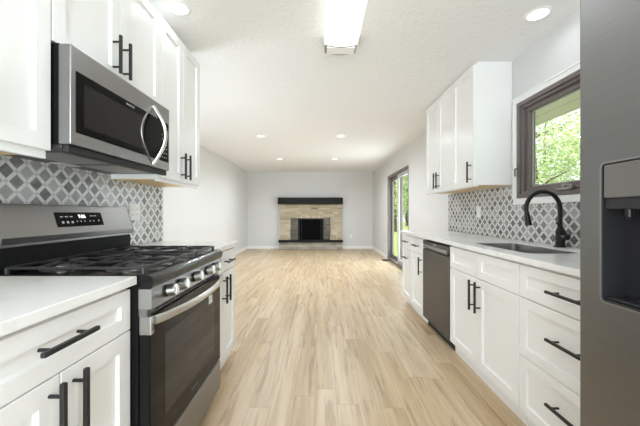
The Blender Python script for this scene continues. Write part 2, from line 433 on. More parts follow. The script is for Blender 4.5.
# ------------------------------------------------------------------ sliding patio door
fm = ring(MB(), XR-.012, XR+.12, DY0, DY1, 0, DZ1, .055, .004)
dr = struct(fm.build('door_1', M['frame'])); dr['label'] = 'taupe framed sliding glass patio door'
YM = (DY0+DY1)/2
M['frame_pale'] = mat('pale_door_stile', (.48, .47, .45), .45)
for nm, a, b, x0, mm in (('fixed_panel', YM-.05, DY1-.055, XR+.075, M['frame']), ('sliding_panel', DY0+.055, YM+.06, XR+.022, M['frame_pale'])):
    pn = ring(MB(), x0, x0+.04, a, b, .056, DZ1-.056, .085, .005).build(nm, mm, dr)
    MB().box((x0+.018, a+.08, .138), (x0+.024, b-.08, DZ1-.138)).build('pane', M['pane'], pn)
    if nm == 'sliding_panel':
        h = MB().box((x0-.014, a+.02, .92), (x0, a+.065, 1.16), .006)
        h.tube([(x0-.01, a+.043, .95), (x0-.05, a+.043, .97), (x0-.055, a+.043, 1.04), (x0-.05, a+.043, 1.11), (x0-.01, a+.043, 1.13)], .012, 10)
        h.build('handle', M['black'], pn, True)
MB().box((XR-.03, DY0+.056, .056), (XR+.02, DY1-.056, .066), .003).build('sill_track', M['nickel'], dr)
tr_ = MB()
tr_.box((XR-.012, DY1, 0), (XR, DY1+.012, DZ1+.012), .002).box((XR-.012, DY0-.012, 0), (XR, DY0, DZ1+.012), .002).box((XR-.012, DY0, DZ1), (XR, DY1, DZ1+.012), .002)
struct(tr_.build('trim_3', M['trimw']))

# ------------------------------------------------------------------ cabinets
def handle(parent, side, xf, y, z, L, vertical):
    """square bar pull on two round posts"""
    mb = MB(); xo = xf - side*.036; t = .0062; i = L*.17
    def P(x, s_): return (x, y, z + s_) if vertical else (x, y + s_, z)
    lo = P(xo-t, -L/2); hi = P(xo+t, L/2)
    if vertical: mb.box((xo-t, y-t, z-L/2), (xo+t, y+t, z+L/2), .002)
    else: mb.box((xo-t, y-L/2, z-t), (xo+t, y+L/2, z+t), .002)
    for s_ in (-1, 1): mb.cyl(P(xf, s_*(L/2-i)), P(xo, s_*(L/2-i)), .0048, n=12)
    return mb.build('handle', M['black'], parent)
def cabinet(name, label, side, xf, y0, y1, z0, z1, xw, fronts, group, toe=True, wood=False, toe_mat=None):
    """fronts: (kind, ya, yb, za, zb, handle spec or None)"""
    t = thing(name, label, 'cabinet', (0, (y0+y1)/2, 0 if toe else z0), group); t.location.x = (xf+xw)/2
    xb = xf + side*.021
    b = MB().box((xb, y0+.0008, z0), (xw - side*.001, y1-.0008, z1))
    b.build('body', M['cabin'] if wood is None else M['cab'], t)
    if toe: MB().box((xf+side*.045, y0+.0008, .0), (xw - side*.001, y1-.0008, z0)).build('toe_kick', toe_mat or M['cab'], t)
    if wood:
        MB().box((xb+side*.02, y0+.018, z0-.004), (xw - side*.002, y1-.018, z0)).build('underside', M['tan'], t, label='pale plywood cabinet underside')
        MB().box((xb, y0+.0008, z0-.014), (xb+side*.02, y1-.0008, z0)).build('light_rail', M['cab'], t)
    for f in fronts:
        kind, ya, yb, za, zb = f[:5]
        g = .0021
        d = MB().shaker(side, xf, ya+g, yb-g, za+g, zb-g, fw=.057 if kind == 'door' else .048).build(kind, M['cab'], t)
        if len(f) > 5 and f[5]:
            hv, hy, hz, hl = f[5]; handle(d, side, xf, hy, hz, hl, hv)
    return t
RF, LF = 1.05, -.675           # base front planes
BZ0, BZ1 = .09, .873
DT = .692
GR, GL, GUR, GUL = 'base cabinets on the right', 'base cabinets on the left', 'upper cabinets on the right', 'upper cabinets on the left'
XWR, XWL = XR-.009, XL+.009
cabinet('drawer_cabinet', 'white three drawer base cabinet next to the stainless fridge', 1, RF, .93, 1.587, BZ0, BZ1, XWR, [
    ('drawer', .935, 1.585, DT, .862, (False, 1.262, .775, .185)), ('drawer', .935, 1.585, .387, DT, (False, 1.262, .560, .185)),
    ('drawer', .935, 1.585, .092, .387, (False, 1.262, .268, .185))], GR)
sy0, sy1 = 1.589, 2.436; sm_ = (sy0+sy1)/2
cabinet('sink_cabinet', 'white two door base cabinet under the sink with two false drawer fronts', 1, RF, sy0, sy1, BZ0, BZ1, XWR, [
    ('false_front', sy0, sm_, DT, .862), ('false_front', sm_, sy1, DT, .862),
    ('door', sy0, sm_, .092, DT, (True, sm_-.038, .572, .205)), ('door', sm_, sy1, .092, DT, (True, sm_+.038, .572, .205))], GR)
cabinet('base_cabinet', 'white base cabinet with one drawer and one door just beyond the dishwasher', 1, RF, 3.074, 3.462, BZ0, BZ1, XWR, [
    ('drawer', 3.074, 3.462, DT, .862, (False, 3.265, .778, .18)), ('door', 3.074, 3.462, .092, DT, (True, 3.108, .580, .185))], GR)
cabinet('pullout_cabinet', 'white pull-out base cabinet with two horizontal handles at the far end of right counter', 1, RF, 3.464, 3.84, BZ0, BZ1, XWR, [
    ('drawer', 3.464, 3.84, DT, .862, (False, 3.65, .784, .18)), ('door', 3.464, 3.84, .092, DT, (False, 3.65, .590, .18))], GR)
ny0, ny1 = .490, 1.067; nm_ = (ny0+ny1)/2
cabinet('base_cabinet', 'white base cabinet in the left foreground, one wide drawer over two doors', -1, LF, ny0, ny1, BZ0, BZ1, XWL, [
    ('drawer', ny0, ny1, .716, .862, (False, nm_-.002, .801, .174)),
    ('door', ny0, nm_, .092, .716, (True, nm_-.032, .607, .20)), ('door', nm_, ny1, .092, .716, (True, nm_+.041, .607, .20))], GL)
fy0, fy1 = 1.842, 2.40; fm_ = 2.095
cabinet('base_cabinet', 'white base cabinet on the far side of the range at the left counter end', -1, LF, fy0, fy1, BZ0, BZ1, XWL, [
    ('drawer', fy0, fy1-.03, .716, .862, (False, 2.16, .789, .16)),
    ('door', fy0, fm_, .092, .716, (True, fm_-.038, .603, .185)), ('door', fm_, fy1-.03, .092, .716, (True, fm_+.038, .603, .185))], GL)
# uppers
UF, UFR = -.98, 1.312
UZ0, UZ1 = 1.342, 2.345
cabinet('wall_cabinet', 'white upper cabinet at the top left corner of the view, before the microwave', -1, UF, .49, 1.093, UZ0, UZ1, XWL, [
    ('door', .49, .79, UZ0+.012, UZ1, (True, .752, 1.46, .18)), ('door', .79, 1.093, UZ0+.012, UZ1, (True, .828, 1.46, .18))], GUL, False, True)
cabinet('wall_cabinet', 'short white two door upper cabinet directly above the microwave', -1, UF, 1.096, 1.842, 1.760, UZ1, XWL, [
    ('door', 1.096, 1.469, 1.760, UZ1, (True, 1.418, 1.880, .18)), ('door', 1.469, 1.842, 1.760, UZ1, (True, 1.491, 1.880, .18))], GUL, False)
cabinet('wall_cabinet', 'tall white two door upper cabinet between the microwave and the living room', -1, UF, 1.845, 2.44, UZ0, UZ1, XWL, [
    ('door', 1.845, 2.1425, UZ0+.006, UZ1, (True, 2.105, 1.457, .18)), ('door', 2.1425, 2.44, UZ0+.006, UZ1, (True, 2.18, 1.457, .18))], GUL, False, True)
RZ0, RZ1 = 1.372, 2.408
cabinet('wall_cabinet', 'white single door upper cabinet next to the window', 1, UFR, 2.573, 2.98, RZ0, RZ1, XR-.001, [
    ('door', 2.573, 2.98, RZ0-.012, RZ1, (True, 2.613, 1.485, .182))], GUR, False, True)
cabinet('wall_cabinet', 'white two door upper cabinet above the far end of the right counter', 1, UFR, 2.982, 3.73, RZ0, RZ1, XR-.001, [
    ('door', 2.982, 3.356, RZ0-.012, RZ1, (True, 3.318, 1.488, .182)), ('door', 3.356, 3.73, RZ0-.012, RZ1, (True, 3.394, 1.488, .182))], GUR, False, True)
# filler between cabinet tops and ceiling
struct(MB().box((XL, .49, UZ1+.001), (UF-.09, 2.44, CEIL)).build('trim_5', M['cab']))
struct(MB().box((UFR+.028, 2.576, RZ1+.001), (XR, 3.73, CEIL)).build('trim_6', M['cab']))

# ------------------------------------------------------------------ countertops
CZ0, CZ1 = .875, .905
tag(MB().box((XL+.0085, .49, CZ0), (-.655, 1.072, CZ1), .003).build('countertop', M['quartz']), 'white quartz countertop in the left foreground before the range', 'countertop', 'quartz countertops')
tag(MB().box((XL+.0085, 1.842, CZ0), (-.655, 2.42, CZ1), .003).build('countertop', M['quartz']), 'short white quartz countertop on the far side of the range', 'countertop', 'quartz countertops')
ct = MB().box((1.025, .93, CZ0), (XR-.0085, 3.86, CZ1), .003).build('countertop', M['quartz'])
SX0, SX1, SY0, SY1 = 1.15, 1.475, 1.665, 2.27
cut(ct, rounded_rect(MB(), 'z', .80, 1.0, SX0, SX1, SY0, SY1, .05))
tag(ct, 'long white quartz countertop with the undermount sink along the right wall', 'countertop', 'quartz countertops')
# the sink is hung inside a cut in its cabinet
sink_t = thing('kitchen_sink', 'undermount stainless steel sink below the window', 'sink', ((SX0+SX1)/2, (SY0+SY1)/2, .68))
b = rounded_rect(MB(), 'z', .68, CZ1-.004, SX0+.0008, SX1-.0008, SY0+.0008, SY1-.0008, .05).build('basin', M['sink'], None, True)
cut(b, rounded_rect(MB(), 'z', .688, .95, SX0+.004, SX1-.004, SY0+.004, SY1-.004, .047))
b.parent = sink_t; b.location = -Vector(sink_t.location)
for p_ in b.data.polygons: p_.use_smooth = False
MB().cyl((1.36, 1.975, .688), (1.36, 1.975, .692), .045, n=28).cyl((1.36, 1.975, .692), (1.36, 1.975, .694), .03, n=24).build('drain', M['chrome'], sink_t)
# clear the sink's place out of the sink cabinet body
for o in bpy.data.objects:
    if o.name.startswith('body') and o.parent and o.parent.name == 'sink_cabinet':
        loc = o.location.copy(); o.parent, pr = None, o.parent; o.location = (0, 0, 0)
        cut(o, MB().box((SX0-.03, SY0-.03, .66), (SX1+.03, SY1+.03, 1.0))); o.parent = pr; o.location = loc

# faucet
fx, fy = 1.585, 1.985
ft = thing('faucet', 'matte black gooseneck faucet standing behind the sink', 'faucet', (fx, fy, CZ1))
MB().cyl((fx, fy, CZ1), (fx, fy, CZ1+.010), .034, n=28).cyl((fx, fy, CZ1+.010), (fx, fy, CZ1+.105), .027, .024, n=28).cyl((fx, fy, CZ1+.105), (fx, fy, CZ1+.14), .024, .0145, n=28).build('base', M['faucet'], ft, True)
pts = [(fx, fy, CZ1+.13), (fx, fy, CZ1+.20), (fx, fy, CZ1+.255)]
R_ = .112; cz = CZ1+.255
for k in range(1, 17):
    an = PI*k/16*1.08
    pts.append((fx - R_ + R_*math.cos(an), fy, cz + R_*math.sin(an)))
e = Vector(pts[-1]); dirn = (e - Vector(pts[-2])).normalized()
MB().tube(pts, .0135, 14).build('spout', M['faucet'], ft, True)
sh = e + dirn*.012; s2 = e + dirn*.085
MB().cyl(e, sh, .0150, n=20).tube([sh, sh+dirn*.02, s2], [.0150, .0165, .0205], 18).build('spray_head', M['faucet'], ft, True)
MB().tube([(fx, fy-.015, CZ1+.07), (fx, fy-.062, CZ1+.07)], .019, 18).tube([(fx, fy-.05, CZ1+.075), (fx-.012, fy-.046, CZ1+.11), (fx-.05, fy-.03, CZ1+.165)], [.008, .0075, .006], 10).build('lever', M['faucet'], ft, True)

# ------------------------------------------------------------------ gas range
RX, RY0, RY1 = -.612, 1.076, 1.836; RC = (RY0+RY1)/2
rg = thing('gas_range', 'stainless gas range with black cooktop between the left counters', 'range', ((RX+XL)/2, RC, 0))
MB().box((XL+.012, RY0+.002, .05), (-.655, RY1-.002, .895)).build('body', M['blackside'], rg)
for xx in (-.70, -1.2):
    for yy in (RY0+.05, RY1-.05): MB().cyl((xx, yy, 0), (xx, yy, .05), .018, n=14).build('foot', M['blackside'], rg)
# cooktop with rolled front edge
prof = [(-1.185, .895), (-1.185, .908), (-.635, .908), (-.612, .905), (-.602, .897), (-.600, .880), (-.604, .862), (-.612, .856), (-.654, .856), (-.654, .895)]
MB().prism(prof, RY0, RY1).build('cooktop', M['enamel'], rg, True)
# control panel
cp = MB().prism([(-.654, .784), (-.654, .8555), (-.616, .8555), (-.604, .786), (-.606, .784)], RY0+.002, RY1-.002).build('control_panel', M['steel'], rg)
for a_, b_ in ((RY0+.0005, RY0+.002), (RY1-.002, RY1-.0005)): MB().box((-.653, a_, .784), (-.607, b_, .855)).build('end_cap', M['steel_mid'], cp)
kd = Vector((1, 0, .17)).normalized()
for yy in (1.195, 1.298, 1.456, 1.614, 1.717):
    c0 = Vector((-.610, yy, .8215))
    kb = MB().cyl(c0-kd*.002, c0+kd*.008, .0232, n=28).build('knob', M['gapdark'], rg, True)
    k2 = MB().cyl(c0+kd*.008, c0+kd*.037, .0245, .0225, n=28)
    k2.build('knob_cap', M['steel_light'], kb, True)
    tx = kd.cross(Vector((0, 1, 0))).normalized()
    mb = MB(); a_ = c0+kd*.037
    mb.tube([a_ - Vector((0, 0, .019)), a_ + Vector((0, 0, .019))], .0052, 8); mb.build('knob_grip', M['steel_light'], kb, True)
# vent slots under the panel
vs = MB()
for k in range(4):
    ya = RY0+.055+k*.166
    for z in (.776, .767): vs.box((-.640, ya, z-.0028), (-.6235, ya+.15, z+.0028))
sl = MB().box((-.654, RY0+.004, .756), (-.624, RY1-.004, .783)).build('vent_strip', M['steel'], rg)
vs.build('vent_slot', M['gapdark'], sl)
# oven door
od = MB().box((-.652, RY0+.003, .243), (-.618, RY1-.003, .754), .003).build('oven_door', M['blackside'], rg)
MB().box((-.6185, RY0+.006, .246), (-.6125, RY1-.006, .752), .0015).build('door_glass', M['glass_black'], od)
MB().box((-.6126, RY0+.105, .335), (-.6118, RY1-.105, .655)).build('oven_window', M['window_dark'], od)
for a_, b_ in ((RY0+.0005, RY0+.0225), (RY1-.0225, RY1-.0005)): MB().box((-.652, a_, .690), (-.608, b_, .756), .003).build('door_corner', M['steel_mid'], od)
hp = []
for k in range(25):
    s_ = k/24; bow = math.sin(PI*s_)**.7
    hp.append((-.600+.048*bow, RY0+.012+s_*(RY1-RY0-.024), .742-.004*bow))
MB().tube(hp, .0165, 14, .5, (0, 0, 1)).build('handle', M['steel_light'], od, True)
text('FRIGIDAIRE', 'lettering', .014, M['logo_dim'], od, (-.6112, RC, .292), (0, 1, 0), (0, 0, 1))
st_ = MB().box((-.6122, 1.645, .628), (-.6112, 1.695, .672)).build('sticker', M['label'], od)
MB().box((-.6112, 1.650, .655), (-.6108, 1.690, .660)).box((-.6112, 1.650, .645), (-.6108, 1.680, .649)).box((-.6112, 1.650, .635), (-.6108, 1.672, .639)).build('sticker_print', M['greyprint'], st_)
tk = MB().box((-.6075, RY0+.006, .725), (-.6065, RY0+.018, .728)).box((-.6075, RY0+.006, .717), (-.6065, RY0+.018, .720)).box((-.6075, RY0+.006, .709), (-.6065, RY0+.018, .712)).build('corner_vent', M['gapdark'], od)
MB().box((-.652, RY0+.003, .066), (-.612, RY1-.003, .233), .004).build('drawer', M['steel'], rg)
# backguard
bgp = [(XL+.012, .895), (XL+.012, 1.166), (-1.192, 1.166), (-1.186, 1.163), (-1.146, 1.036), (-1.150, 1.015), (-1.172, 1.010), (-1.172, .895)]
bg = MB().prism(bgp, RY0+.004, RY1-.004).build('backguard', M['steel'], rg)
for a_, b_ in ((RY0, RY0+.004), (RY1-.004, RY1)):
    MB().prism([(XL+.012, .897), (XL+.012, 1.168), (-1.190, 1.168), (-1.184, 1.164), (-1.143, 1.036), (-1.147, 1.012), (-1.170, 1.007), (-1.170, .897)], a_, b_).build('end_trim', M['steel'], bg)
MB().box((-1.172, RY0+.001, .908), (-1.163, RY1-.001, 1.000)).build('splash_panel', M['blackside'], rg)
# display panel lies on the tilted face
n0 = Vector((-1.186, 0, 1.163)); n1 = Vector((-1.146, 0, 1.036)); dn = (n1-n0).normalized(); nn = Vector((-dn.z, 0, dn.x)); 
if nn.x < 0: nn = -nn
L_ = (n1-n0).length
def on(y, s_, h): return n0 + dn*(s_*L_) + nn*h + Vector((0, y, 0))
mb = MB()
vv = [mb.bm.verts.new(on(y, s_, h)) for h in (-.001, .0022) for y, s_ in ((1.322, .24), (1.600, .24), (1.600, .76), (1.322, .76))]
for f in ((0, 1, 2, 3), (4, 5, 6, 7), (0, 1, 5, 4), (1, 2, 6, 5), (2, 3, 7, 6), (3, 0, 4, 7)): mb.bm.faces.new([vv[i] for i in f])
dp = mb.build('display', M['micro_glass'], bg)
text('9:06', 'clock_digits', .026, M['led'], dp, on(1.468, .40, .0026), (0, 1, 0), -dn)
def dash(y, s_, w, h):
    ic = MB()
    a, b, c_, d_ = [ic.bm.verts.new(on(yy, ss, .0027)) for yy, ss in ((y-w/2, s_-h/2), (y+w/2, s_-h/2), (y+w/2, s_+h/2), (y-w/2, s_+h/2))]
    ic.bm.faces.new((a, b, c_, d_)); ic.build('touch_icon', M['white_mark'], dp)
for y in (1.352, 1.378, 1.404): dash(y, .40, .016, .035)
for y in (1.528, 1.552): dash(y, .38, .018, .03)
for y in (1.352, 1.378, 1.404): dash(y, .60, .012, .075)
for y in (1.432, 1.455, 1.478, 1.512, 1.535): dash(y, .58, .006, .045)
dash(1.570, .57, .008, .05)
# burners and grates
for (bx, by, br) in ((-.77, 1.21, .05), (-1.04, 1.21, .042), (-.90, RC, .048), (-.77, 1.70, .05), (-1.04, 1.70, .038)):
    bu = MB().cyl((bx, by, .908), (bx, by, .914), br+.03, br+.02, n=28).cyl((bx, by, .914), (bx, by, .922), br, n=28).build('burner', M['nickel'], rg, True)
    MB().cyl((bx, by, .922), (bx, by, .929), br*.93, br*.8, n=28).build('burner_cap', M['grate'], bu, True)
GZ = .933
for gy0, gy1, brn in ((RY0+.025, RY0+.262, (-.77, -1.04)), (RY0+.268, RY1-.268, (-.90,)), (RY1-.262, RY1-.025, (-.77, -1.04))):
    g = MB(); gx0, gx1 = -1.150, -.650; t2 = .0065; gc = (gy0+gy1)/2
    for x_ in (gx0, gx1): g.box((x_-t2, gy0, GZ-.011), (x_+t2, gy1, GZ), .003)
    for y_ in (gy0, gy1): g.box((gx0, y_-t2, GZ-.011), (gx1, y_+t2, GZ), .003)
    g.box((-.905-t2, gy0, GZ-.011), (-.905+t2, gy1, GZ), .003) if len(brn) == 2 else None
    for bx in brn:
        R1 = .105
        for k in range(8 if len(brn) == 1 else 4):
            an = k*PI/4 if len(brn) == 1 else k*PI/2
            dx, dy = math.cos(an), math.sin(an)
            far = min((gx1-gx0)/2/abs(dx) if abs(dx) > .01 else 9, (gy1-gy0)/2/abs(dy) if abs(dy) > .01 else 9, .125 if len(brn) == 2 else .24)
            a_ = Vector((bx+dx*.026, gc+dy*.026, GZ+.001)); b_ = Vector((bx+dx*far, gc+dy*far, GZ-.006))
            g.tube([a_, a_.lerp(b_, .5), b_], .0068, 8)
    for x_ in (gx0, gx1):
        for y_ in (gy0, gy1): g.cyl((x_, y_, .908), (x_, y_, GZ-.004), .008, n=10)
    g.build('grate', M['grate'], rg)

# ------------------------------------------------------------------ microwave over the range
MX, MY0, MY1, MZ0, MZ1 = -.918, 1.103, 1.822, 1.384, 1.754
mw = thing('microwave', 'stainless over-range microwave with curved handle above the gas range', 'microwave', (-1.12, (MY0+MY1)/2, 1.366))
MB().box((XL+.010, MY0+.001, 1.384), (-.962, MY1-.001, 1.756)).build('case', M['blackside'], mw)
und = MB().box((XL+.010, MY0+.004, 1.366), (-.955, MY1-.004, 1.3838)).build('underside', mat('underside_grey_metal', (.10, .095, .092), .4, .8), mw)
for ya in (MY0+.06, MY0+.39): MB().box((-1.19, ya, 1.3635), (-1.01, ya+.27, 1.3665)).build('grease_filter', M['mesh'], und)
MB().box((-1.27, MY0+.30, 1.3635), (-1.215, MY0+.42, 1.3665)).build('cooktop_lamp', M['plate'], und)
MB().box((-.955, MY0+.006, 1.356), (-.932, MY1-.006, 1.3838), .003).build('lower_lip', M['gapdark'], mw)
dm = MB().box((-.9615, MY0, MZ0), (MX, MY1, MZ1), .004).build('door', M['steel'], mw)
MB().box((-.9612, MY0-.0012, MZ0+.002), (MX-.004, MY0, MZ1-.002)).build('edge_trim', M['steel'], dm)
MB().box((MX-.001, MY0+.022, 1.432), (MX+.0015, MY1-.012, 1.664), .001).build('door_glass', M['micro_glass'], dm)
MB().box((MX+.0015, MY0+.060, 1.462), (MX+.0024, 1.555, 1.628)).build('viewing_window', M['micro_window'], dm)
text('FRIGIDAIRE', 'lettering', .0125, M['greyprint'], dm, (MX+.0024, 1.447, 1.646), (0, 1, 0), (0, 0, 1))
hy = 1.638
hp = []; ap = []
for k in range(21):
    s_ = k/20; bow = math.sin(PI*s_)
    hp.append((MX+.004+.060*bow, hy+.012*bow, 1.398+s_*.314)); ap.append((MX+.002, hy-.105*bow, 1.398+s_*.314))
MB().tube(hp, .0115, 12).build('handle', M['chrome'], dm, True)
MB().tube(ap, .004, 8).build('door_edge_trim', M['nickel'], dm, True)
for r_ in range(6):
    for c_ in range(3):
        MB().box((MX+.0015, 1.735+c_*.022, 1.452+r_*.026), (MX+.0021, 1.745+c_*.022, 1.458+r_*.026)).build('keypad_mark', M['greyprint'], dm)

# ------------------------------------------------------------------ dishwasher
wy0, wy1 = 2.444, 3.066
dw = thing('dishwasher', 'dark stainless dishwasher built in under the right counter', 'dishwasher', (1.35, (wy0+wy1)/2, 0))
MB().box((1.085, wy0, .10), (XWR-.05, wy1, .868)).build('tub', M['blackside'], dw)
MB().box((1.10, wy0+.004, 0), (1.14, wy1-.004, .10)).build('kick_plate', M['gapdark'], dw)
dd = MB().box((1.045, wy0+.007, .085), (1.084, wy1-.004, .770), .003).build('door', M['steel_dw'], dw)
MB().box((1.045, wy0+.007, .815), (1.084, wy1-.004, .852), .003).build('control_strip', M['steel_dw'], dd)
MB().box((1.066, wy0+.010, .770), (1.084, wy1-.006, .815)).build('handle_pocket', M['blackside'], dd)
MB().prism([(1.040, .803), (1.046, .815), (1.060, .815), (1.060, .786), (1.046, .780), (1.040, .783)], wy0+.03, wy1-.03).build('handle', M['steel'], dd)
MB().box((1.0443, wy0+.27, .832), (1.0453, wy0+.34, .838)).build('logo_mark', M['label'], dd)

# ------------------------------------------------------------------ refrigerator
FX, FY0, FY1, FZ = .775, -.02, .900, 1.79
fg = thing('refrigerator', 'tall stainless refrigerator with water dispenser on the right edge', 'refrigerator', (1.22, (FY0+FY1)/2, 0))
MB().box((.86, FY0, .03), (XR-.02, FY1, FZ-.02)).build('cabinet_case', mat('fridge_side_grey', (.19, .19, .19), .5, .3), fg)
MB().box((.88, FY0+.02, 0), (1.5, FY1-.02, .03)).build('base_grille', M['gapdark'], fg)
fz = MB().box((FX, .505, .055), (.855, FY1, FZ), .007, 3).build('freezer_door', M['steel_fridge'], fg)
MB().box((FX, FY0, .055), (.855, .499, FZ), .007, 3).build('fridge_door', M['steel_fridge'], fg)
dy0, dy1, dz0, dz1 = .575, .826, .888, 1.266
fz.parent = None; fz.location = (0, 0, 0)
cut(fz, rounded_rect(MB(), 'x', FX-.02, FX+.068, dy0, dy1, dz0, dz1, .014)); fz.parent = fg; fz.location = -Vector(fg.location)
dsp = rounded_rect(MB(), 'x', FX-.003, FX+.066, dy0+.0006, dy1-.0006, dz0+.0006, dz1-.0006, .014).build('dispenser', M['disp'])
cut(dsp, rounded_rect(MB(), 'x', FX-.02, FX+.060, dy0+.005, dy1-.005, dz0+.008, dz1-.005, .010)); dsp.parent = fz; dsp.location = -wloc(fz)
dsp.data.materials.clear(); dsp.data.materials.append(M['disp'])
rb = rounded_rect(MB(), 'x', FX-.0045, FX-.001, dy0-.0025, dy1+.0025, dz0-.0025, dz1+.0025, .015).build('dispenser_rim', M['nickel'])
cut(rb, rounded_rect(MB(), 'x', FX-.02, FX+.060, dy0+.002, dy1-.002, dz0+.002, dz1-.002, .012)); rb.parent = fz; rb.location = -wloc(fz)
cpn = MB().box((FX-.002, dy0+.006, 1.170), (FX+.058, dy1-.006, dz1-.0055), .003).build('control_panel', M['disp_panel'], fz)
MB().box((FX+.002, dy0+.006, 1.140), (FX+.058, dy1-.006, 1.170), .003).build('panel_lip', M['disp'], fz)
mk = MB()
for k in range(4): mk.box((FX-.0028, .60+k*.034, 1.235), (FX-.0018, .618+k*.034, 1.238)).box((FX-.0028, .60+k*.034, 1.195), (FX-.0018, .612+k*.034, 1.198))
mk.build('panel_icons', M['label'], cpn)
MB().cyl((FX+.028, .70, 1.115), (FX+.028, .70, 1.142), .020, .024, n=20).cyl((FX+.022, .775, 1.122), (FX+.022, .775, 1.142), .008, n=14).build('nozzle', M['disp'], fz, True)
MB().prism([(FX+.030, 1.11), (FX+.036, 1.11), (FX+.052, .97), (FX+.046, .965)], .665, .735).build('paddle', M['nickel'], fz)
MB().box((FX+.003, dy0+.012, dz0+.009), (FX+.058, dy1-.012, dz0+.016), .002).build('drip_tray', M['disp'], fz)
for yy in (.475, .53):
    MB().tube([(FX+.004, yy, .55), (FX-.045, yy, .58), (FX-.05, yy, 1.1), (FX-.045, yy, 1.62), (FX+.004, yy, 1.65)], .012, 12).build('handle', M['steel_light'], fg if yy < .5 else fz, True)

# ------------------------------------------------------------------ outlets, floor register
def outlet(label, x, y, z, side, w=.072, h=.116, axis='x', double=False):
    t = thing('wall_outlet', label, 'outlet', (x, y, z), 'wall outlets')
    if axis == 'x':
        MB().box((x, y-w/2, z-h/2), (x-side*.006, y+w/2, z+h/2), .002).build('cover_plate', M['plate'], t)
        for yo in ((-.025, .025) if double else (0,)):
            r_ = MB().box((x-side*.006, y+yo-.017, z-.034), (x-side*.008, y+yo+.017, z+.034), .001).build('receptacle', M['trimw'], t)
            sl_ = MB()
            for zo in (-.018, .018):
                for so in (-.006, .006): sl_.box((x-side*.008, y+yo+so-.001, z+zo-.005), (x-side*.0085, y+yo+so+.001, z+zo+.005))
            sl_.build('slots', M['slot'], r_)
    else:
        MB().box((x-w/2, y, z-h/2), (x+w/2, y-.006, z+h/2), .002).build('cover_plate', M['plate'], t)
        r_ = MB().box((x-.017, y-.006, z-.034), (x+.017, y-.008, z+.034), .001).build('receptacle', M['trimw'], t)
        sl_ = MB()
        for zo in (-.018, .018):
            for so in (-.006, .006): sl_.box((x+so-.001, y-.008, z+zo-.005), (x+so+.001, y-.0085, z+zo+.005))
        sl_.build('slots', M['slot'], r_)
outlet('white wall outlet on the mosaic backsplash under right upper cabinets', XR-.008, 3.10, 1.14, 1)
outlet('white double wall plate on the mosaic just beyond the range backguard', XL+.008, 2.08, 1.137, -1, .118, .116, double=True)
outlet('white wall outlet low on the back wall right of the fireplace', .955, YB, .40, 1, axis='y')
vr = MB().box((1.47, 7.02, 0.001), (1.615, 7.30, .006), .002)
vo = vr.build('floor_register', M['vent_metal'])
vs = MB()
for k in range(9): vs.box((1.48, 7.04+k*.028, .006), (1.605, 7.052+k*.028, .0065))
vs.build('louvers', M['gapdark'], vo); tag(vo, 'dark metal floor register in the planks before the sliding door', 'vent')

# ------------------------------------------------------------------ ceiling lights
def can(label, x, y, watts):
    t = thing('recessed_light', label, 'ceiling light', (x, y, CEIL), 'recessed ceiling lights')
    mb = MB(); n = 32; rings = []
    for rr, z in ((.058, CEIL-.001), (.061, CEIL-.006), (.074, CEIL-.006), (.081, CEIL-.0005)):
        rings.append([mb.bm.verts.new((x+rr*math.cos(2*PI*k/n), y+rr*math.sin(2*PI*k/n), z)) for k in range(n)])
    for A, B in zip(rings, rings[1:]):
        for k in range(n): mb.bm.faces.new((A[k], A[(k+1) % n], B[(k+1) % n], B[k]))
    mb.build('trim_ring', M['canrim'], t, True)
    MB().cyl((x, y, CEIL-.004), (x, y, CEIL-.001), .059, n=32).build('lens', M['lens'], t)
    l_ = lamp('can_glow', 'AREA', (0, 0, -.012), watts, color=(.86, .935, 1), shape='DISK', size=.115, spread=math.radians(160)); l_.parent = t
can('recessed ceiling light beside the left upper cabinets', -.905, 1.90, CAN_W)
can('recessed ceiling light near the window and the refrigerator', 1.42, 1.96, CAN_W)
can('left one of the nearer pair of recessed lights in the living room ceiling', -1.01, 5.06, 13.0)
can('right one of the nearer pair of recessed lights in the living room ceiling', .34, 5.06, 13.0)
can('left one of the two recessed lights nearest the fireplace', -.98, 7.22, 13.0)
can('right one of the two recessed lights nearest the fireplace', .34, 7.22, 13.0)
fl = thing('fluorescent_fixture', 'long white wraparound fluorescent light on the kitchen ceiling', 'ceiling light', (.15, 1.62, CEIL))
fx0, fx1, FYa, FYb = .026, .276, 1.0, 2.22
MB().box((fx0+.004, FYa, CEIL-.02), (fx1-.004, FYb, CEIL-.0005)).build('tray', M['canrim'], fl)
pr = [(fx0, CEIL-.015)]
for k in range(13):
    s_ = k/12; pr.append((fx0+.004+(fx1-fx0-.008)*s_, CEIL-.062-.016*math.sin(PI*s_)))
pr.append((fx1, CEIL-.015))
MB().prism(pr, FYa+.016, FYb-.016).build('diffuser', M['diffuser'], fl, True)
def grow(p_, g_): return [((x-.151)*(1+g_)+.151, z-.003 if z < CEIL-.03 else z) for x, z in p_]
for ya, yb in ((FYa-.09, FYa+.016), (FYb-.016, FYb+.10)):
    pr3 = [(fx0+.004, CEIL-.0008)] + [((x-.151)*.985+.151, z-.001) for x, z in pr] + [(fx1-.004, CEIL-.0008)]
    ec = MB().prism(pr3, ya, yb).build('end_cap', M['nickel'], fl)
    zb = CEIL-.0795
    MB().box((fx0+.022, ya+.012, zb), (fx1-.022, yb-.012, zb+.012), .002).build('end_panel', M['canrim'], ec)
l_ = lamp('tube_glow', 'AREA', (0, 0, -.095), FLUO_W, color=(.86, .935, 1), shape='RECTANGLE', size=.22, size_y=1.15); l_.parent = fl

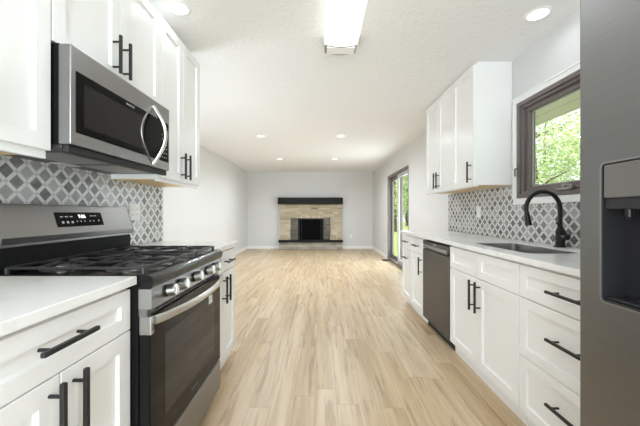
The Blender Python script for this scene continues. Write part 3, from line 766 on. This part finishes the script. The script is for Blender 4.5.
# ------------------------------------------------------------------ fireplace
fpx0, fpx1 = -1.258, .662
fp = thing('fireplace', 'tan stone fireplace with black mantel on the back wall', 'fireplace', (-.285, 9.40, 0))
FYF = 9.30; YBk = YB-.001
def stones(x0, x1, z0, z1, yf, yb, hole, rows, wmin, wmax, seed, gap=.006):
    rnd = random.Random(seed); g = MB(); z = z0
    while z < z1-.02:
        h = min(rnd.choice(rows), z1-z)
        if z1-z-h < .03: h = z1-z
        x = x0
        while x < x1-.01:
            w = rnd.uniform(wmin, wmax)
            if x1-x-w < wmin*.6: w = x1-x
            w = min(w, x1-x)
            segs = [(x, x+w)]
            if hole and z < hole[3]-.01 and z+h > hole[2]+.0:
                hx0, hx1 = hole[0], hole[1]; ns = []
                for a, b in segs:
                    if b <= hx0 or a >= hx1: ns.append((a, b))
                    else:
                        if a < hx0-.02: ns.append((a, hx0))
                        if b > hx1+.02: ns.append((hx1, b))
                segs = ns
            for a, b in segs:
                o = rnd.uniform(-.012, .008)
                zt = z+h
                g.box((a+gap/2, yf+o, z+gap/2), (b-gap/2, yb, zt-gap/2), .006, 1)
            x += w
        z += h
    return g
HZ = .295; SZ1 = 1.40
ox0, ox1, oz1 = -.93, .299, .975
stones(fpx0, fpx1, HZ, SZ1, FYF, YBk-.03, (ox0, ox1, HZ, oz1), (.035, .05, .07, .10), .12, .38, 3).build('stone_face', M['stone'], fp)
mo = MB().box((fpx0+.006, FYF+.02, HZ), (ox0-.004, YBk, SZ1-.002)).box((ox1+.004, FYF+.02, HZ), (fpx1-.006, YBk, SZ1-.002)).box((ox0-.004, FYF+.02, oz1+.004), (ox1+.004, YBk, SZ1-.002))
mo.build('mortar_bed', M['mortar'], fp)
ar = MB(); N_ = 15
for k in range(N_):
    xa = ox0+.20+(ox1-ox0-.40)*k/N_; xb = ox0+.20+(ox1-ox0-.40)*(k+1)/N_
    s_ = (k+.5)/N_; zz_ = oz1+.002+.05*math.sin(PI*s_)
    ar.box((xa+.003, FYF-.014, oz1-.01), (xb-.003, FYF+.03, zz_+.03), .005, 1)
ar.build('arch_stones', M['stone'], fp)
ix0, ix1 = -.69, .092
for a_, b_, sd in ((ox0, ix0-.003, 11), (ix1+.003, ox1, 12)):
    stones(a_, b_, HZ, oz1, FYF+.05, YBk-.01, None, (.06, .065), .09, .20, sd, .005).build('inner_surround', M['stone_grey'], fp)
fb = MB().box((ix0, YBk-.02, HZ), (ix1, YBk-.005, .955)).box((ix0-.002, FYF+.04, HZ), (ix0+.012, YBk-.02, .955)).box((ix1-.012, FYF+.04, HZ), (ix1+.002, YBk-.02, .955)).box((ix0, FYF+.04, .943), (ix1, YBk-.02, .957)).build('firebox', M['firebox'], fp)
sc_ = MB()
sc_.box((ix0-.01, FYF+.028, HZ), (ix0+.035, FYF+.04, .965), .002).box((ix1-.035, FYF+.028, HZ), (ix1+.01, FYF+.04, .965), .002).box((ix0-.01, FYF+.028, .925), (ix1+.01, FYF+.04, .968), .002).box((-.60, FYF+.030, HZ), (-.585, FYF+.038, .93), .002).box((.0, FYF+.030, HZ), (.015, FYF+.038, .93), .002)
sc_.build('firebox_frame', mat('dark_iron', (.012, .012, .012), .5, .3), fp)
MB().box((fpx0-.035, 9.20, HZ-.07), (fpx1+.03, YBk, HZ), .006).build('hearth_slab', M['mantel'], fp)
stones(fpx0-.02, fpx1+.01, 0.002, HZ-.071, 9.26, YBk, None, (.075,), .14, .34, 5).build('hearth_base', M['stone_low'], fp)
MB().box((-1.312, 9.19, SZ1), (.692, YBk, SZ1+.205), .008).build('mantel', M['mantel'], fp)

# ------------------------------------------------------------------ outdoors
struct(MB().box((-15, -15, -.42), (45, 50, -.30)).build('ground', M['lawn']))
struct(MB().box((XR+WT+.01, -2.0, -.30), (4.0, 9.0, -.16)).build('patio_step', M['concrete']))  # slab lengthened below the window to keep green bounce off the soffit
struct(MB().box((XLL-WT, YN-WT, -.30), (XR+WT, YB+WT, -.121)).build('foundation', M['concrete']))
def tree(label, x, y, h, r, nleaf, lm, low=.3, seed=1, lsz=.13):
    rnd = random.Random(seed)
    t = thing('tree', label, 'tree', (x, y, -.30), 'garden trees')
    tb = MB().tube([(x, y, -.30), (x+.05, y, h*.3), (x-.03, y+.06, h*.62), (x, y, h*.9)], [.16, .13, .08, .03], 10)
    for k in range(9):
        an = rnd.uniform(0, 2*PI); z = h*rnd.uniform(.2, .7); rr = r*rnd.uniform(.5, .85)
        tb.tube([(x, y, z), (x+rr*.5*math.cos(an), y+rr*.5*math.sin(an), z+.3), (x+rr*math.cos(an), y+rr*math.sin(an), z+.45)], [.05, .035, .012], 6)
    tb.build('trunk', M['bark'], t, True)
    vs_, fs = [], []
    clumps = []
    for k in range(34):
        while True:
            p_ = Vector((rnd.uniform(-1, 1), rnd.uniform(-1, 1), rnd.uniform(-1, 1)))
            if .35 < p_.length < 1: break
        cz_ = (low+h)/2; clumps.append(Vector((x+p_.x*r, y+p_.y*r, cz_+p_.z*(h-low)/2)))
    for i in range(nleaf):
        c_ = rnd.choice(clumps); p_ = c_ + Vector((rnd.gauss(0, .30), rnd.gauss(0, .30), rnd.gauss(0, .20)))*r*.62
        if abs(p_.x-x) > r*1.15 or abs(p_.y-y) > r*1.15: continue
        if p_.z < -.2 or p_.x < 3.0: continue
        a_ = Vector((rnd.gauss(0, 1), rnd.gauss(0, 1), rnd.gauss(0, .6))).normalized(); b_ = a_.cross(Vector((rnd.gauss(0, 1), rnd.gauss(0, 1), rnd.gauss(0, 1)))).normalized()
        s_ = lsz*rnd.uniform(.6, 1.25); i0 = len(vs_)
        vs_ += [p_-a_*s_*.5, p_+b_*s_*.28, p_+a_*s_*.5, p_-b_*s_*.28]; fs.append((i0, i0+1, i0+2, i0+3))
    me = bpy.data.meshes.new('foliage'); me.from_pydata([tuple(v_) for v_ in vs_], [], fs); me.update()
    link('foliage', me, M[lm], t)
tree('bright yellow-green tree filling the window over the sink', 6.6, 9.3, 5.6, 2.1, 14000, 'leaf_yellow', .2, 1, .095)
tree('darker green tree behind the yellow-green one outside the window', 13.5, 18.0, 7.5, 2.9, 3500, 'leaf_green', .3, 2, .2)
tree('yellow-green tree at right outside the window, near the fridge side', 6.6, 3.6, 5.4, 1.9, 6000, 'leaf_yellow', .0, 3, .15)
tree('green tree seen through the far pane of the sliding door', 5.7, 23.0, 6.0, 2.2, 7000, 'leaf_yellow', .9, 4, .18)
tree('light green tree seen through the near pane of the sliding door', 5.3, 16.4, 6.5, 1.6, 6000, 'leaf_green', 1.0, 5, .15)
tree('tall green tree far behind the sliding door trees', 9.5, 33, 9.0, 3.4, 7000, 'leaf_green', .3, 6, .26)
